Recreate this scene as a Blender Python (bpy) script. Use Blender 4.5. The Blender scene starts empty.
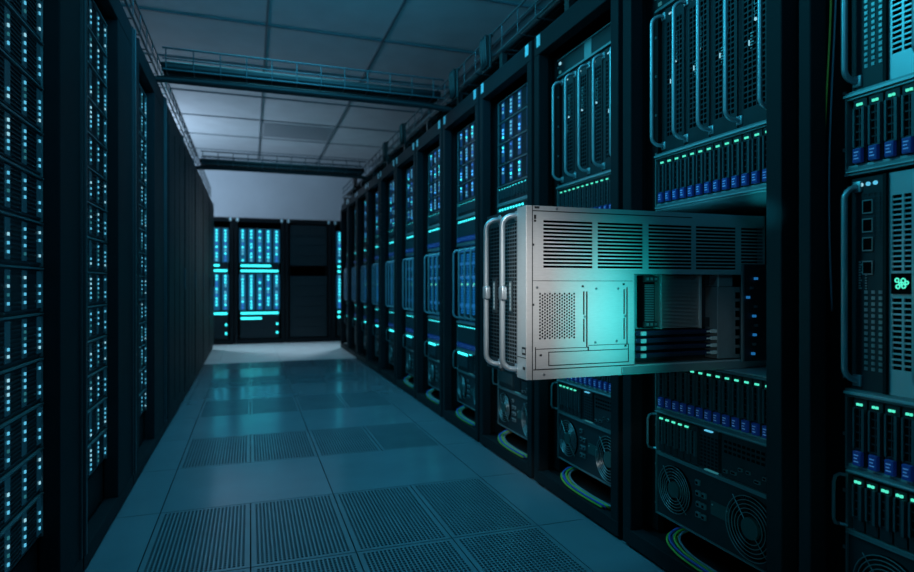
import bpy, bmesh, math, random
from mathutils import Vector, Matrix

random.seed(7)
PI = math.pi
scene = bpy.context.scene
COL = scene.collection

# ------------------------------------------------------------------ camera
cam_d = bpy.data.cameras.new('camera')
cam = bpy.data.objects.new('camera', cam_d)
COL.objects.link(cam)
cam.location = (0, 0, 0.99)
cam.rotation_euler = (PI / 2, 0, math.radians(-19.04))
cam_d.sensor_width = 36.0
cam_d.lens = 600.0 / 914.0 * 36.0
cam_d.shift_y = -1.5 / 914.0
cam_d.clip_start = 0.02
cam_d.dof.use_dof = True
cam_d.dof.focus_distance = 1.85
cam_d.dof.aperture_fstop = 2.6
scene.camera = cam

# ------------------------------------------------------------------ world, exposure
w = bpy.data.worlds.new('night')
scene.world = w
w.use_nodes = True
w.node_tree.nodes['Background'].inputs[0].default_value = (0.05, 0.2, 0.28, 1)
w.node_tree.nodes['Background'].inputs[1].default_value = 0.04
vs = scene.view_settings
vs.view_transform = 'Standard'
vs.look = 'None'
vs.exposure = 0.0
vs.gamma = 1.0
vs.use_curve_mapping = False
try:
    scene.cycles.use_denoising = True
    scene.cycles.max_bounces = 8
    scene.cycles.sample_clamp_indirect = 8.0
except Exception:
    pass


# ------------------------------------------------------------------ lights
def area(name, loc, target, sx, sy, power, color, spread=180):
    d = bpy.data.lights.new(name, 'AREA')
    d.shape = 'RECTANGLE'
    d.size, d.size_y = sx, sy
    d.energy = power
    d.color = color
    d.spread = math.radians(spread)
    o = bpy.data.objects.new(name, d)
    COL.objects.link(o)
    o.location = loc
    o.rotation_euler = (Vector(target) - Vector(loc)).to_track_quat('-Z', 'Y').to_euler()
    return o


def spot(name, loc, target, power, color, angle, blend=0.6, size=0.03):
    d = bpy.data.lights.new(name, 'SPOT')
    d.energy = power
    d.color = color
    d.spot_size = math.radians(angle)
    d.spot_blend = blend
    d.shadow_soft_size = size
    o = bpy.data.objects.new(name, d)
    COL.objects.link(o)
    o.location = loc
    o.rotation_euler = (Vector(target) - Vector(loc)).to_track_quat('-Z', 'Y').to_euler()
    return o


area('aisle_overhead_fill', (0.30, 4.5, 3.2), (0.30, 4.5, 0), 0.7, 5.0, 31, (0.08, 0.49, 0.70), 105)  # added unseen fill over the aisle for the floor and rack fronts
area('aisle_upward_fill', (0.4, 2.5, 2.62), (0.4, 4.4, 3.3), 0.8, 0.8, 32, (0.04, 0.44, 0.74))  # added fill aimed upward to brighten the ceiling
area('near_upward_fill', (0.2, 0.3, 2.5), (0.4, 4.2, 3.6), 1.0, 1.0, 14, (0.05, 0.44, 0.70))  # added weak fill above the camera, bounced off the ceiling
area('hidden_passage_fill', (-2.2, 9.3, 2.3), (0.6, 9.4, 3.3), 0.8, 0.8, 66, (0.60, 0.76, 1.0))  # added fill hidden behind the left row, brightens the far ceiling
area('hidden_passage_fill', (-2.6, 10.4, 2.4), (0.3, 11.75, 2.6), 0.5, 0.5, 13, (0.55, 0.76, 1.0), 120)  # added fill, also out of sight, aimed at the back wall
area('hidden_floor_fill', (1.75, 10.25, 2.0), (0.3, 8.6, 0.0), 0.3, 0.3, 9, (0.62, 0.84, 1.0), 100)  # added fill hidden behind the right row's end, brightens the far floor
area('hidden_floor_fill', (-0.95, 10.3, 2.0), (0.2, 8.7, 0.0), 0.3, 0.3, 9, (0.62, 0.84, 1.0), 100)  # matching added fill hidden behind the left row's end
spot('chassis_key_fill', (-0.25, 0.1, 1.75), (0.73, 1.535, 0.985), 195, (1.0, 0.97, 0.95), 16.5, 1.0, 0.12)  # added key spot that brightens the front part of the pulled-out chassis
spot('bay_neutral_fill', (0.25, -0.15, 1.15), (1.34, 1.50, 0.84), 12, (0.70, 0.92, 1.0), 10, 1.0, 0.08)  # added faint spot to lift the chassis interior
area('teal_stripe_fill', (0.86, 0.75, 0.87), (1.01, 1.53, 0.90), 0.02, 0.34, 0.44, (0.0, 0.80, 0.80), 30)  # added narrow light that makes the cyan stripe on the chassis side
spot('teal_bay_fill', (0.75, 0.75, 0.95), (1.53, 1.46, 1.264), 60, (0.02, 0.62, 0.75), 7, 1.0, 0.02)  # added spot to tint the underside of the bay roof plate
area('teal_wash_fill', (-0.40, 2.1, 2.7), (1.4, 1.9, 1.2), 0.5, 1.0, 17, (0.03, 0.50, 0.68), 130)  # added teal fill to brighten the nearer right-row fronts
spot('low_teal_fill', (-0.20, -0.20, 0.50), (1.43, 1.62, 0.40), 30, (0.05, 0.60, 0.66), 19, 1.0, 0.15)  # added spot behind the camera for the lower units of the right row
area('teal_wash_fill', (-0.40, 4.6, 2.75), (1.4, 4.5, 1.0), 0.4, 3.0, 26, (0.03, 0.50, 0.68), 130)  # added teal fill for the farther right-row fronts


# ------------------------------------------------------------------ materials
def mat(name, color, rough=0.5, metal=0.0, noise=0.0, nscale=30.0, stretch=(1, 1, 1), bump=0.0, emit=None, estr=0.0, spec=0.5):
    m = bpy.data.materials.new(name)
    m.use_nodes = True
    nt = m.node_tree
    b = nt.nodes['Principled BSDF']
    b.inputs['Base Color'].default_value = (*color, 1)
    b.inputs['Roughness'].default_value = rough
    b.inputs['Metallic'].default_value = metal
    b.inputs['Specular IOR Level'].default_value = spec
    if noise or bump:
        tc = nt.nodes.new('ShaderNodeTexCoord')
        mp = nt.nodes.new('ShaderNodeMapping')
        mp.inputs['Scale'].default_value = stretch
        nz = nt.nodes.new('ShaderNodeTexNoise')
        nz.inputs['Scale'].default_value = nscale
        nz.inputs['Detail'].default_value = 3
        nt.links.new(tc.outputs['Object'], mp.inputs[0])
        nt.links.new(mp.outputs[0], nz.inputs['Vector'])
        if noise:
            mr = nt.nodes.new('ShaderNodeMapRange')
            mr.inputs['To Min'].default_value = max(0, rough - noise)
            mr.inputs['To Max'].default_value = min(1, rough + noise)
            nt.links.new(nz.outputs['Fac'], mr.inputs['Value'])
            nt.links.new(mr.outputs[0], b.inputs['Roughness'])
            mx = nt.nodes.new('ShaderNodeMix')
            mx.data_type = 'RGBA'
            mx.inputs[6].default_value = (*[c * 0.85 for c in color], 1)
            mx.inputs[7].default_value = (*[min(1, c * 1.12) for c in color], 1)
            nt.links.new(nz.outputs['Fac'], mx.inputs[0])
            nt.links.new(mx.outputs[2], b.inputs['Base Color'])
        if bump:
            bp = nt.nodes.new('ShaderNodeBump')
            bp.inputs['Strength'].default_value = bump
            bp.inputs['Distance'].default_value = 0.002
            nt.links.new(nz.outputs['Fac'], bp.inputs['Height'])
            nt.links.new(bp.outputs[0], b.inputs['Normal'])
    if emit:
        b.inputs['Emission Color'].default_value = (*emit, 1)
        b.inputs['Emission Strength'].default_value = estr
    return m


M = {}
M['frame'] = mat('rack_black_paint', (0.010, 0.017, 0.021), 0.6, 0.0, 0.06, 6, spec=0.12)
M['inner'] = mat('rack_inner_black', (0.006, 0.009, 0.011), 0.65, spec=0.2)
M['trim'] = mat('rack_trim', (0.05, 0.07, 0.08), 0.4, 0.4)
M['face'] = mat('server_face', (0.022, 0.036, 0.043), 0.45, 0.1, 0.05, 20, spec=0.3)
M['mesh'] = mat('server_mesh', (0.024, 0.040, 0.050), 0.45, 0.1, spec=0.3)
M['void'] = mat('dark_void', (0.003, 0.004, 0.005), 0.9, spec=0.0)
M['steel'] = mat('handle_steel', (0.42, 0.50, 0.54), 0.38, 0.6)
M['sill'] = mat('sill_steel', (0.50, 0.60, 0.63), 0.38, 0.4)
M['edge'] = mat('edge_steel', (0.24, 0.31, 0.33), 0.35, 0.5)
M['bay'] = mat('drive_bay_frame', (0.06, 0.095, 0.11), 0.4, 0.2)
M['chassis'] = mat('brushed_chassis', (0.60, 0.61, 0.61), 0.40, 0.30, 0.05, 60, (1, 1, 14), 0.05)
M['chassis_grey'] = mat('chassis_grey', (0.36, 0.38, 0.39), 0.45, 0.5, 0.05, 30)
M['groove'] = mat('groove_dark', (0.02, 0.022, 0.024), 0.6)
M['fins'] = mat('heatsink_fins', (0.60, 0.61, 0.60), 0.35, 0.5)
M['board'] = mat('board_dark', (0.012, 0.022, 0.028), 0.5, 0.0, 0.1, 40)
M['ram'] = mat('memory_blue_black', (0.010, 0.018, 0.045), 0.4)
M['clip'] = mat('clip_ivory', (0.62, 0.63, 0.60), 0.5)
M['latch'] = mat('latch_blue', (0.015, 0.055, 0.27), 0.4, emit=(0.02, 0.12, 0.75), estr=0.03)
M['latchmark'] = mat('latch_print', (0.35, 0.55, 0.95), 0.5, emit=(0.2, 0.45, 1.0), estr=0.10)
M['plate'] = mat('green_plate', (0.03, 0.10, 0.10), 0.45, 0.2)
M['port'] = mat('port_metal', (0.30, 0.34, 0.36), 0.4, 0.7)
M['print'] = mat('pale_print', (0.45, 0.50, 0.50), 0.6)
M['tag'] = mat('pale_tag', (0.62, 0.92, 0.98), 0.4)
M['floor'] = mat('floor_tile', (0.17, 0.22, 0.26), 0.17, 0.0, 0.03, 3, spec=0.9)
M['floor_lit'] = mat('floor_tile_lit', (0.62, 0.66, 0.68), 0.45, 0.0, 0.04, 3)  # brightness of the lit far floor put into a paler base colour
M['perf'] = mat('perforated_tile', (0.17, 0.22, 0.26), 0.24, 0.1, 0.03, 5, spec=0.8)
M['ceil'] = mat('ceiling_tile', (0.52, 0.58, 0.60), 0.75, 0.0, 0.06, 4)
M['ceil_dark'] = mat('ceiling_vent_grey', (0.30, 0.34, 0.36), 0.7)
M['grid'] = mat('ceiling_grid', (0.14, 0.18, 0.20), 0.6)
M['wall'] = mat('wall_paint', (0.46, 0.52, 0.56), 0.8, 0.0, 0.05, 2)
M['wire'] = mat('tray_wire', (0.06, 0.08, 0.09), 0.45, 0.5)
M['cable'] = mat('cable_black', (0.012, 0.014, 0.016), 0.5)
M['c_green'] = mat('cable_green', (0.22, 0.50, 0.06), 0.45)
M['c_yellow'] = mat('cable_yellow', (0.50, 0.46, 0.06), 0.45)
M['c_blue'] = mat('cable_blue', (0.04, 0.12, 0.55), 0.45)
M['c_grey'] = mat('cable_grey', (0.16, 0.24, 0.30), 0.45)
def led(name, col, s):
    m = mat(name, (0.02, 0.02, 0.02), 0.4, emit=col, estr=s)
    m.cycles.emission_sampling = 'NONE'
    return m
M['L_cyan'] = led('led_cyan', (0.10, 0.50, 0.74), 1.05)
M['L_pale'] = led('led_pale', (0.30, 0.66, 0.80), 1.0)
M['L_blue'] = led('led_blue', (0.03, 0.20, 0.75), 0.9)
M['L_green'] = led('led_green', (0.08, 0.80, 0.55), 1.1)
M['L_teal'] = led('led_teal', (0.03, 0.60, 0.66), 3.0)
M['L_array'] = led('led_array', (0.03, 0.48, 0.58), 3.0)
M['L_bar'] = led('led_bar', (0.02, 0.22, 0.60), 0.55)
M['L_halo'] = led('led_halo_blue', (0.01, 0.16, 0.36), 0.5)  # painted halo behind the far-array lights
M['L_back'] = led('led_backlight', (0.004, 0.10, 0.30), 1.5)
M['L_halo_navy'] = led('led_halo_navy', (0.006, 0.07, 0.26), 0.45)  # same painted halo for the right-row servers
M['L_azure'] = led('led_azure', (0.05, 0.38, 0.92), 2.0)
M['L_halo_faint'] = led('led_halo_faint', (0.01, 0.10, 0.18), 0.16)  # faint painted halo for the left-row servers
M['L_dim'] = led('led_dim', (0.05, 0.35, 0.42), 0.4)


# ------------------------------------------------------------------ mesh building
class MB:
    def __init__(self):
        self.v, self.f, self.m, self.mats = [], [], [], []

    def mi(self, k):
        if k not in self.mats:
            self.mats.append(k)
        return self.mats.index(k)

    def add(self, vs, fs, k):
        n = len(self.v)
        self.v += [tuple(p) for p in vs]
        i = self.mi(k)
        for f in fs:
            self.f.append([n + a for a in f])
            self.m.append(i)
        return self

    def box(self, x0, x1, y0, y1, z0, z1, k, bev=0.0):
        if bev:
            b = bev
            xs, ys, zs = (x0, x1), (y0, y1), (z0, z1)
            bm = bmesh.new()
            bmesh.ops.create_cube(bm, size=1.0)
            for v in bm.verts:
                v.co = Vector((xs[v.co.x > 0], ys[v.co.y > 0], zs[v.co.z > 0]))
            bmesh.ops.bevel(bm, geom=bm.edges[:], offset=b, segments=2, affect='EDGES', profile=0.5)
            bm.verts.index_update()
            self.add([v.co[:] for v in bm.verts], [[v.index for v in f.verts] for f in bm.faces], k)
            bm.free()
            return self
        vs = [(x0, y0, z0), (x1, y0, z0), (x1, y1, z0), (x0, y1, z0), (x0, y0, z1), (x1, y0, z1), (x1, y1, z1), (x0, y1, z1)]
        return self.add(vs, [(0, 3, 2, 1), (4, 5, 6, 7), (0, 1, 5, 4), (1, 2, 6, 5), (2, 3, 7, 6), (3, 0, 4, 7)], k)

    def tube(self, pts, r, k, n=8, closed=False):
        P = [Vector(p) for p in pts]
        vs, fs = [], []
        ref = None
        N = len(P)
        for i, p in enumerate(P):
            if closed:
                t = (P[(i + 1) % N] - P[i - 1]).normalized()
            else:
                t = (P[min(i + 1, N - 1)] - P[max(i - 1, 0)]).normalized()
            if ref is None:
                ref = Vector((0, 0, 1)) if abs(t.z) < 0.9 else Vector((1, 0, 0))
            a = (ref - t * ref.dot(t)).normalized()
            b = t.cross(a)
            ref = a
            for j in range(n):
                q = 2 * PI * j / n
                vs.append(p + a * (r * math.cos(q)) + b * (r * math.sin(q)))
        for i in range(N if closed else N - 1):
            i2 = (i + 1) % N
            for j in range(n):
                fs.append((i * n + j, i * n + (j + 1) % n, i2 * n + (j + 1) % n, i2 * n + j))
        if not closed:
            fs.append(tuple(range(n))[::-1])
            fs.append(tuple((N - 1) * n + j for j in range(n)))
        return self.add(vs, fs, k)

    def disc(self, c, r, d, k, n=20):
        """short cylinder whose axis is y, front at c.y, depth d"""
        x, y, z = c
        vs = []
        for yy in (y, y + d):
            for j in range(n):
                q = 2 * PI * j / n
                vs.append((x + r * math.cos(q), yy, z + r * math.sin(q)))
        fs = [tuple(range(n)), tuple(range(2 * n - 1, n - 1, -1))]
        for j in range(n):
            fs.append((j, n + j, n + (j + 1) % n, (j + 1) % n))
        return self.add(vs, fs, k)

    def holes(self, a0, a1, b0, b1, na, nb, fa, fb, place, k, rnd=0.6, depth=0.0, stagger=False, skip=None):
        """perforated sheet: na x nb cells, each with an eight-sided hole; place(a,b,d) -> point"""
        da, db = (a1 - a0) / na, (b1 - b0) / nb
        for i in range(na):
            odd = stagger and i % 2
            if odd:
                for q0, q1 in ((b0, b0 + db / 2), (b1 - db / 2, b1)):
                    self.add([place(a0 + i * da, q0, 0), place(a0 + (i + 1) * da, q0, 0), place(a0 + (i + 1) * da, q1, 0), place(a0 + i * da, q1, 0)], [(0, 1, 2, 3)], k)
            for j in range(nb - 1 if odd else nb):
                ca, cb = a0 + (i + 0.5) * da, b0 + (j + (1.0 if odd else 0.5)) * db
                A, B = da / 2, db / 2
                outer = [(-A, -B), (0, -B), (A, -B), (A, 0), (A, B), (0, B), (-A, B), (-A, 0)]
                if skip and skip(i, j):
                    vs = [place(ca + p, cb + q, 0) for p, q in (outer[0], outer[2], outer[4], outer[6])]
                    self.add(vs, [(0, 1, 2, 3)], k)
                    continue
                ha, hb = A * fa, B * fb
                r = rnd
                inner = [(-ha * r, -hb * r), (0, -hb), (ha * r, -hb * r), (ha, 0), (ha * r, hb * r), (0, hb), (-ha * r, hb * r), (-ha, 0)]
                vs = [place(ca + p, cb + q, 0) for p, q in outer] + [place(ca + p, cb + q, 0) for p, q in inner]
                fs = [(t, (t + 1) % 8, 8 + (t + 1) % 8, 8 + t) for t in range(8)]
                if depth:
                    vs += [place(ca + p, cb + q, depth) for p, q in inner]
                    fs += [(8 + t, 8 + (t + 1) % 8, 16 + (t + 1) % 8, 16 + t) for t in range(8)]
                self.add(vs, fs, k)
        return self

    def cutplate(self, a0, a1, b0, b1, rects, place, k, th):
        """plate with rectangular openings; place(a,b,d), d is depth into the plate"""
        A = sorted({a0, a1, *[r[0] for r in rects], *[r[1] for r in rects]})
        B = sorted({b0, b1, *[r[2] for r in rects], *[r[3] for r in rects]})
        A = [x for x in A if a0 <= x <= a1]
        B = [x for x in B if b0 <= x <= b1]
        def solid(i, j):
            if i < 0 or j < 0 or i >= len(A) - 1 or j >= len(B) - 1:
                return False
            x, z = (A[i] + A[i + 1]) / 2, (B[j] + B[j + 1]) / 2
            return not any(r[0] < x < r[1] and r[2] < z < r[3] for r in rects)
        for i in range(len(A) - 1):
            for j in range(len(B) - 1):
                if not solid(i, j):
                    continue
                x0, x1, z0, z1 = A[i], A[i + 1], B[j], B[j + 1]
                f = [place(x0, z0, 0), place(x1, z0, 0), place(x1, z1, 0), place(x0, z1, 0)]
                g = [place(x0, z0, th), place(x1, z0, th), place(x1, z1, th), place(x0, z1, th)]
                fs = [(0, 1, 2, 3), (7, 6, 5, 4)]
                if not solid(i, j - 1): fs.append((0, 4, 5, 1))
                if not solid(i + 1, j): fs.append((1, 5, 6, 2))
                if not solid(i, j + 1): fs.append((2, 6, 7, 3))
                if not solid(i - 1, j): fs.append((3, 7, 4, 0))
                self.add(f + g, fs, k)
        return self

    def join(self, other, loc=(0, 0, 0)):
        n = len(self.v)
        self.v += [(x + loc[0], y + loc[1], z + loc[2]) for x, y, z in other.v]
        for f, mi in zip(other.f, other.m):
            self.f.append([n + a for a in f])
            self.m.append(self.mi(other.mats[mi]))
        return self

    def mesh(self, name, smooth=False):
        me = bpy.data.meshes.new(name)
        me.from_pydata(self.v, [], self.f)
        for k in self.mats:
            me.materials.append(M[k])
        me.polygons.foreach_set('material_index', self.m)
        if smooth:
            me.polygons.foreach_set('use_smooth', [True] * len(self.f))
        me.update()
        return me


def tag(o, label=None, cat=None, group=None, kind=None):
    if label: o['label'] = label
    if cat: o['category'] = cat
    if group: o['group'] = group
    if kind: o['kind'] = kind
    return o


def link(name, data, parent=None, loc=(0, 0, 0)):
    o = bpy.data.objects.new(name, data)
    COL.objects.link(o)
    o.location = loc
    if parent:
        o.parent = parent
    return o


def struct(name, mb):
    return tag(link(name, mb.mesh(name)), kind='structure')


def single(name, mb, label, cat, group=None, loc=(0, 0, 0), rz=0, smooth=False):
    o = link(name, mb.mesh(name, smooth), None, loc)
    o.rotation_euler = (0, 0, rz)
    return tag(o, label, cat, group)


class Proto:
    """one kind of thing: an Empty with parts and sub-parts; copies share the mesh data"""
    def __init__(self, name, cat):
        self.name, self.cat, self.parts, self._flat = name, cat, [], None

    def part(self, name, mb, parent=None, loc=(0, 0, 0), label=None, smooth=False):
        self.parts.append([name, mb, parent, loc, label, smooth, None])
        return len(self.parts) - 1

    def place(self, loc, rz, label, group=None, flat=False):
        if flat:
            if self._flat is None:
                b = MB()
                for p in self.parts:
                    off = Vector(p[3])
                    q = p[2]
                    while q is not None:
                        off += Vector(self.parts[q][3])
                        q = self.parts[q][2]
                    b.join(p[1], off)
                self._flat = b.mesh(self.name)
            r = link(self.name, self._flat, None, loc)
            r.rotation_euler = (0, 0, rz)
            return tag(r, label, self.cat, group)
        r = link(self.name, None, None, loc)
        r.empty_display_size = 0.1
        r.rotation_euler = (0, 0, rz)
        tag(r, label, self.cat, group)
        made = []
        for p in self.parts:
            if p[6] is None:
                share = getattr(p[1], '_mesh', None)
                if share is None:
                    share = p[1].mesh(p[0], p[5])
                    p[1]._mesh = share
                p[6] = share
            o = link(p[0], p[6], r if p[2] is None else made[p[2]], p[3])
            if p[4]: o['label'] = p[4]
            made.append(o)
        return r


def ledbox(w, h, k, d=0.004):
    return MB().box(-w / 2, w / 2, -d, 0.001, -h / 2, h / 2, k)


def fxz(y):
    return lambda a, b, d: (a, y + d, b)


# ------------------------------------------------------------------ room
CEIL = 3.30
XL, XR = -0.535, 1.345
b = MB()
b.box(-4.5, 5.5, -2.2, 12.0, -0.42, -0.36, 'void')
struct('floor_base', b)

TX = [-4.5, -1.106, -0.367, 0.372, 1.12, 1.86, 5.5]
TY = [-2.2, -0.4, 0.255, 0.91, 1.565, 2.22, 2.875, 3.53, 4.185, 4.84, 5.495, 6.15, 6.805, 7.46, 8.06, 8.80, 9.55, 10.3, 12.0]
PERF_ROWS = [1.565, 2.22, 3.53, 4.84, 6.15, 7.46]
b = MB()
g = 0.0022
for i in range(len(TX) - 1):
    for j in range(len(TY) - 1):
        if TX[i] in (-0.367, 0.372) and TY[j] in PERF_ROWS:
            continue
        b.box(TX[i] + g, TX[i + 1] - g, TY[j] + g, TY[j + 1] - g, -0.03, 0.0, 'floor_lit' if TY[j] >= 8.05 else 'floor')
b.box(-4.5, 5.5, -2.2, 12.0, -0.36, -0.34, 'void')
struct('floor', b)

# perforated panels
def perf_panel(wd, ln):
    mb = MB()
    e = 0.015
    pl = lambda a, c, d: (a, c, -d)
    nx, ny = 22, 36
    mb.holes(-wd / 2 + e, wd / 2 - e, -ln / 2 + e, ln / 2 - e, nx, ny, 0.66, 0.74, pl, 'perf', 0.85, 0.012,
             skip=None)
    for (x0, x1, y0, y1) in ((-wd / 2, wd / 2, -ln / 2, -ln / 2 + e), (-wd / 2, wd / 2, ln / 2 - e, ln / 2),
                             (-wd / 2, -wd / 2 + e, -ln / 2 + e, ln / 2 - e), (wd / 2 - e, wd / 2, -ln / 2 + e, ln / 2 - e)):
        mb.box(x0, x1, y0, y1, -0.03, 0.0, 'perf')
    return mb
row_words = ['first', 'second', 'third', 'fourth', 'fifth', 'sixth']
col_words = ['far left', 'centre left', 'centre right', 'far right']
pm = {}
for r, y in enumerate(PERF_ROWS):
    y1 = TY[TY.index(y) + 1]
    for c, (x0, x1) in enumerate(((-0.367, 0.0025), (0.0025, 0.372), (0.372, 0.746), (0.746, 1.12))):
        wd, ln = round(x1 - x0 - 0.005, 4), round(y1 - y - 0.005, 4)
        key = (wd, ln)
        if key not in pm:
            pm[key] = perf_panel(wd, ln).mesh('perforated_tile')
        o = link('perforated_tile', pm[key], None, ((x0 + x1) / 2, (y + y1) / 2, 0.0))
        tag(o, 'slotted metal floor tile, %s of four in the %s slotted row' % (col_words[c], row_words[r]),
            'floor tile', 'slotted floor tiles of the aisle')

b = MB().box(-4.5, 5.5, -2.2, 12.0, CEIL, CEIL + 0.1, 'ceil')
struct('ceiling', b)
b = MB()
gx = [0.142 + 1.045 * k for k in range(-4, 6)]
gy = [5.60 + 1.085 * k for k in range(-7, 6)]
for x in gx:
    b.box(x - 0.010, x + 0.010, -2.2, 11.7, CEIL - 0.012, CEIL, 'grid')
for y in gy:
    b.box(-4.5, 5.5, y - 0.009, y + 0.009, CEIL - 0.012, CEIL, 'grid')
struct('trim_1', b)
b = MB()
b.box(0.17, 1.17, 8.98, 9.80, CEIL - 0.010, CEIL - 0.001, 'ceil_dark')
for k in range(10):
    b.box(0.20, 1.14, 9.02 + k * 0.078, 9.05 + k * 0.078, CEIL - 0.016, CEIL - 0.010, 'ceil_dark')
single('ceiling_vent', b, 'grey rectangular vent panel set in the far pale ceiling tiles', 'vent')
struct('wall_back', MB().box(-4.5, 5.5, 11.75, 11.95, 0, CEIL, 'wall'))
struct('wall_left', MB().box(-4.5, -4.3, -2.2, 11.75, 0, CEIL, 'wall'))
struct('wall_right', MB().box(5.3, 5.5, -2.2, 11.75, 0, CEIL, 'wall'))
struct('wall_front', MB().box(-4.3, 5.3, -2.2, -2.0, 0, CEIL, 'wall'))

# ------------------------------------------------------------------ racks
def make_rack(wd, H, post_l, post_r, depth, recess, name='server_rack', tabs=True, rails=None, plinth=0.07, top=0.10, trim=None, door=False):
    P = Proto(name, 'server rack')
    h = wd / 2
    for s, pw in ((-1, post_l), (1, post_r)):
        x0, x1 = (-h, -h + pw) if s < 0 else (h - pw, h)
        mb = MB().box(x0, x1, 0, 0.055, plinth, H - top, 'frame', 0.004)
        P.part('post', mb)
    P.part('plinth', MB().box(-h, h, 0.0, 0.055, 0.012, plinth, 'frame', 0.003).box(-h + 0.03, -h + 0.08, 0.01, 0.05, 0, 0.012, 'inner').box(h - 0.08, h - 0.03, 0.01, 0.05, 0, 0.012, 'inner'))
    P.part('top_fascia', MB().box(-h, h, 0, 0.055, H - top, H, 'frame', 0.004))
    P.part('top_panel', MB().box(-h, h, 0.056, depth, H - 0.02, H, 'frame'))
    P.part('bottom_panel', MB().box(-h, h, 0.056, depth, 0.0, plinth - 0.012, 'inner'))
    for s in (-1, 1):
        x0, x1 = (-h, -h + 0.012) if s < 0 else (h - 0.012, h)
        P.part('side_panel', MB().box(x0, x1, 0.056, depth, plinth, H - 0.021, 'inner'))
    P.part('back_panel', MB().box(-h + 0.013, h - 0.013, depth - 0.012, depth, plinth, H - 0.021, 'inner'))
    if rails:
        cx, ew = rails
        for s in (-1, 1):
            xe = cx + s * (ew / 2 + 0.001)
            x0, x1 = sorted((xe, s * (h - 0.013)))
            if x1 - x0 < 0.004:
                continue
            mb = MB().box(x0, x1, recess + 0.006, recess + 0.03, plinth, H - top, 'inner')
            xs = xe + s * 0.009
            for q in range(14):
                zz = plinth + 0.1 + q * 0.145
                if zz < H - top - 0.03 and abs(x1 - x0) > 0.02:
                    mb.box(xs - 0.004, xs + 0.004, recess + 0.002, recess + 0.006, zz, zz + 0.008, 'port')
            P.part('mounting_rail', mb)
            bx0, bx1 = sorted((cx + s * (ew / 2 - 0.03), s * (h - 0.013)))
    if tabs:
        for s in (-1, 1):
            xc = s * (h - 0.050)
            P.part('label_tab', MB().box(xc - 0.018, xc + 0.018, -0.003, 0.0, H - 0.062, H - 0.006, 'tag'), label='pale cyan label tab')
    if trim is not None:
        P.part('edge_trim', MB().box(h - trim, h, -0.014, 0.0, plinth, H - 0.005, 'trim', 0.003).box(h - trim * 2.2, h - trim * 1.5, -0.006, 0.0, plinth, H - 0.005, 'trim'))
    if door:
        mb = MB().box(-h + 0.012, h - 0.05, -0.018, -0.001, plinth + 0.01, H - 0.08, 'frame', 0.004)
        for k in range(3):
            xa = -h + 0.05 + k * (wd - 0.12) / 3
            mb.box(xa, xa + (wd - 0.12) / 3 - 0.03, -0.021, -0.018, plinth + 0.08, H - 0.16, 'frame')
        d = P.part('door', mb)
        P.part('handle', MB().box(h - 0.10, h - 0.08, -0.035, -0.019, 0.95, 1.12, 'trim', 0.003), d)
    return P


# ------------------------------------------------------------------ equipment
EW = 0.55
L_small = {k: ledbox(0.008, 0.008, k) for k in ('L_cyan', 'L_pale', 'L_blue', 'L_green', 'L_dim')}
L_mid = {k: ledbox(0.016, 0.012, k) for k in ('L_azure', 'L_cyan', 'L_pale', 'L_blue', 'L_green', 'L_teal', 'L_dim')}
L_big = {k: ledbox(0.030, 0.036, k) for k in ('L_cyan', 'L_pale', 'L_blue', 'L_green', 'L_teal', 'L_array')}


def led_server(seed, wd, h, cols, rows, leds, choice, name='storage_server', depth=0.7, fill=0.85, strip=0, lit='L_halo_faint'):
    rnd = random.Random(seed)
    P = Proto(name, 'server')
    mb = MB().box(-wd / 2, wd / 2, 0.004, depth, 0, h, 'face')
    # horizontal fins across the front, cut away at the light columns
    n = max(4, int(h / 0.012))
    for q in range(n):
        z = 0.006 + (h - 0.012) * q / n
        mb.box(-wd / 2 + 0.006, wd / 2 - 0.006, 0.0, 0.004, z, z + 0.0045, 'mesh')
    P.part('chassis', mb)
    P.part('bezel', MB().box(-wd / 2, wd / 2, -0.006, 0.004, h - 0.006, h - 0.001, 'edge').box(-wd / 2, -wd / 2 + 0.006, -0.004, 0.004, 0, h - 0.006, 'edge').box(wd / 2 - 0.006, wd / 2, -0.004, 0.004, 0, h - 0.006, 'edge'))
    for c in cols:
        if strip:
            P.part('halo_strip', MB().box(c - strip, c + strip, -0.0008, 0.001, 0.012, h - 0.012, lit))  # emissive strip stands in for the LEDs' glow on the panel
        for r in range(rows):
            if rnd.random() > fill:
                continue
            k = rnd.choice(choice)
            P.part('status_light', leds[k], None, (c, 0.0, 0.02 + (h - 0.04) * (r + 0.5) / rows))
    return P


def drive_bay_mb(w_, h):
    mb = MB()
    mb.box(-w_ / 2, w_ / 2, 0.0, 0.02, 0, h, 'face')
    # curved-in finger frame with a grid
    zb, zt = h * 0.25, h * 0.86
    mb.box(-w_ / 2 + 0.001, -w_ / 2 + 0.006, -0.006, 0, zb, zt, 'bay')
    mb.box(w_ / 2 - 0.009, w_ / 2 - 0.002, -0.008, 0, zb - 0.004, zt, 'bay')
    n = max(3, int((zt - zb) / 0.018))
    for q in range(n + 1):
        z = zb + (zt - zb) * q / n
        mb.box(-w_ / 2 + 0.006, w_ / 2 - 0.008, -0.003, 0, z - 0.0015, z + 0.0015, 'mesh')
    mb.box(-0.001, 0.001, -0.003, 0, zb, zt, 'mesh')
    mb.box(-w_ / 2 + 0.006, w_ / 2 - 0.008, -0.001, 0.0, zb, zt, 'void')
    return mb


def latch_mb(w_):
    mb = MB().box(-w_ / 2 + 0.006, w_ / 2 - 0.006, -0.012, 0, 0, 0.036, 'latch', 0.002)
    for q in range(3):
        mb.box(-w_ / 2 + 0.010, w_ / 2 - 0.012 - 0.003 * (q % 2), -0.0125, -0.0115, 0.009 + q * 0.008, 0.012 + q * 0.008, 'latchmark')
    return mb


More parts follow.
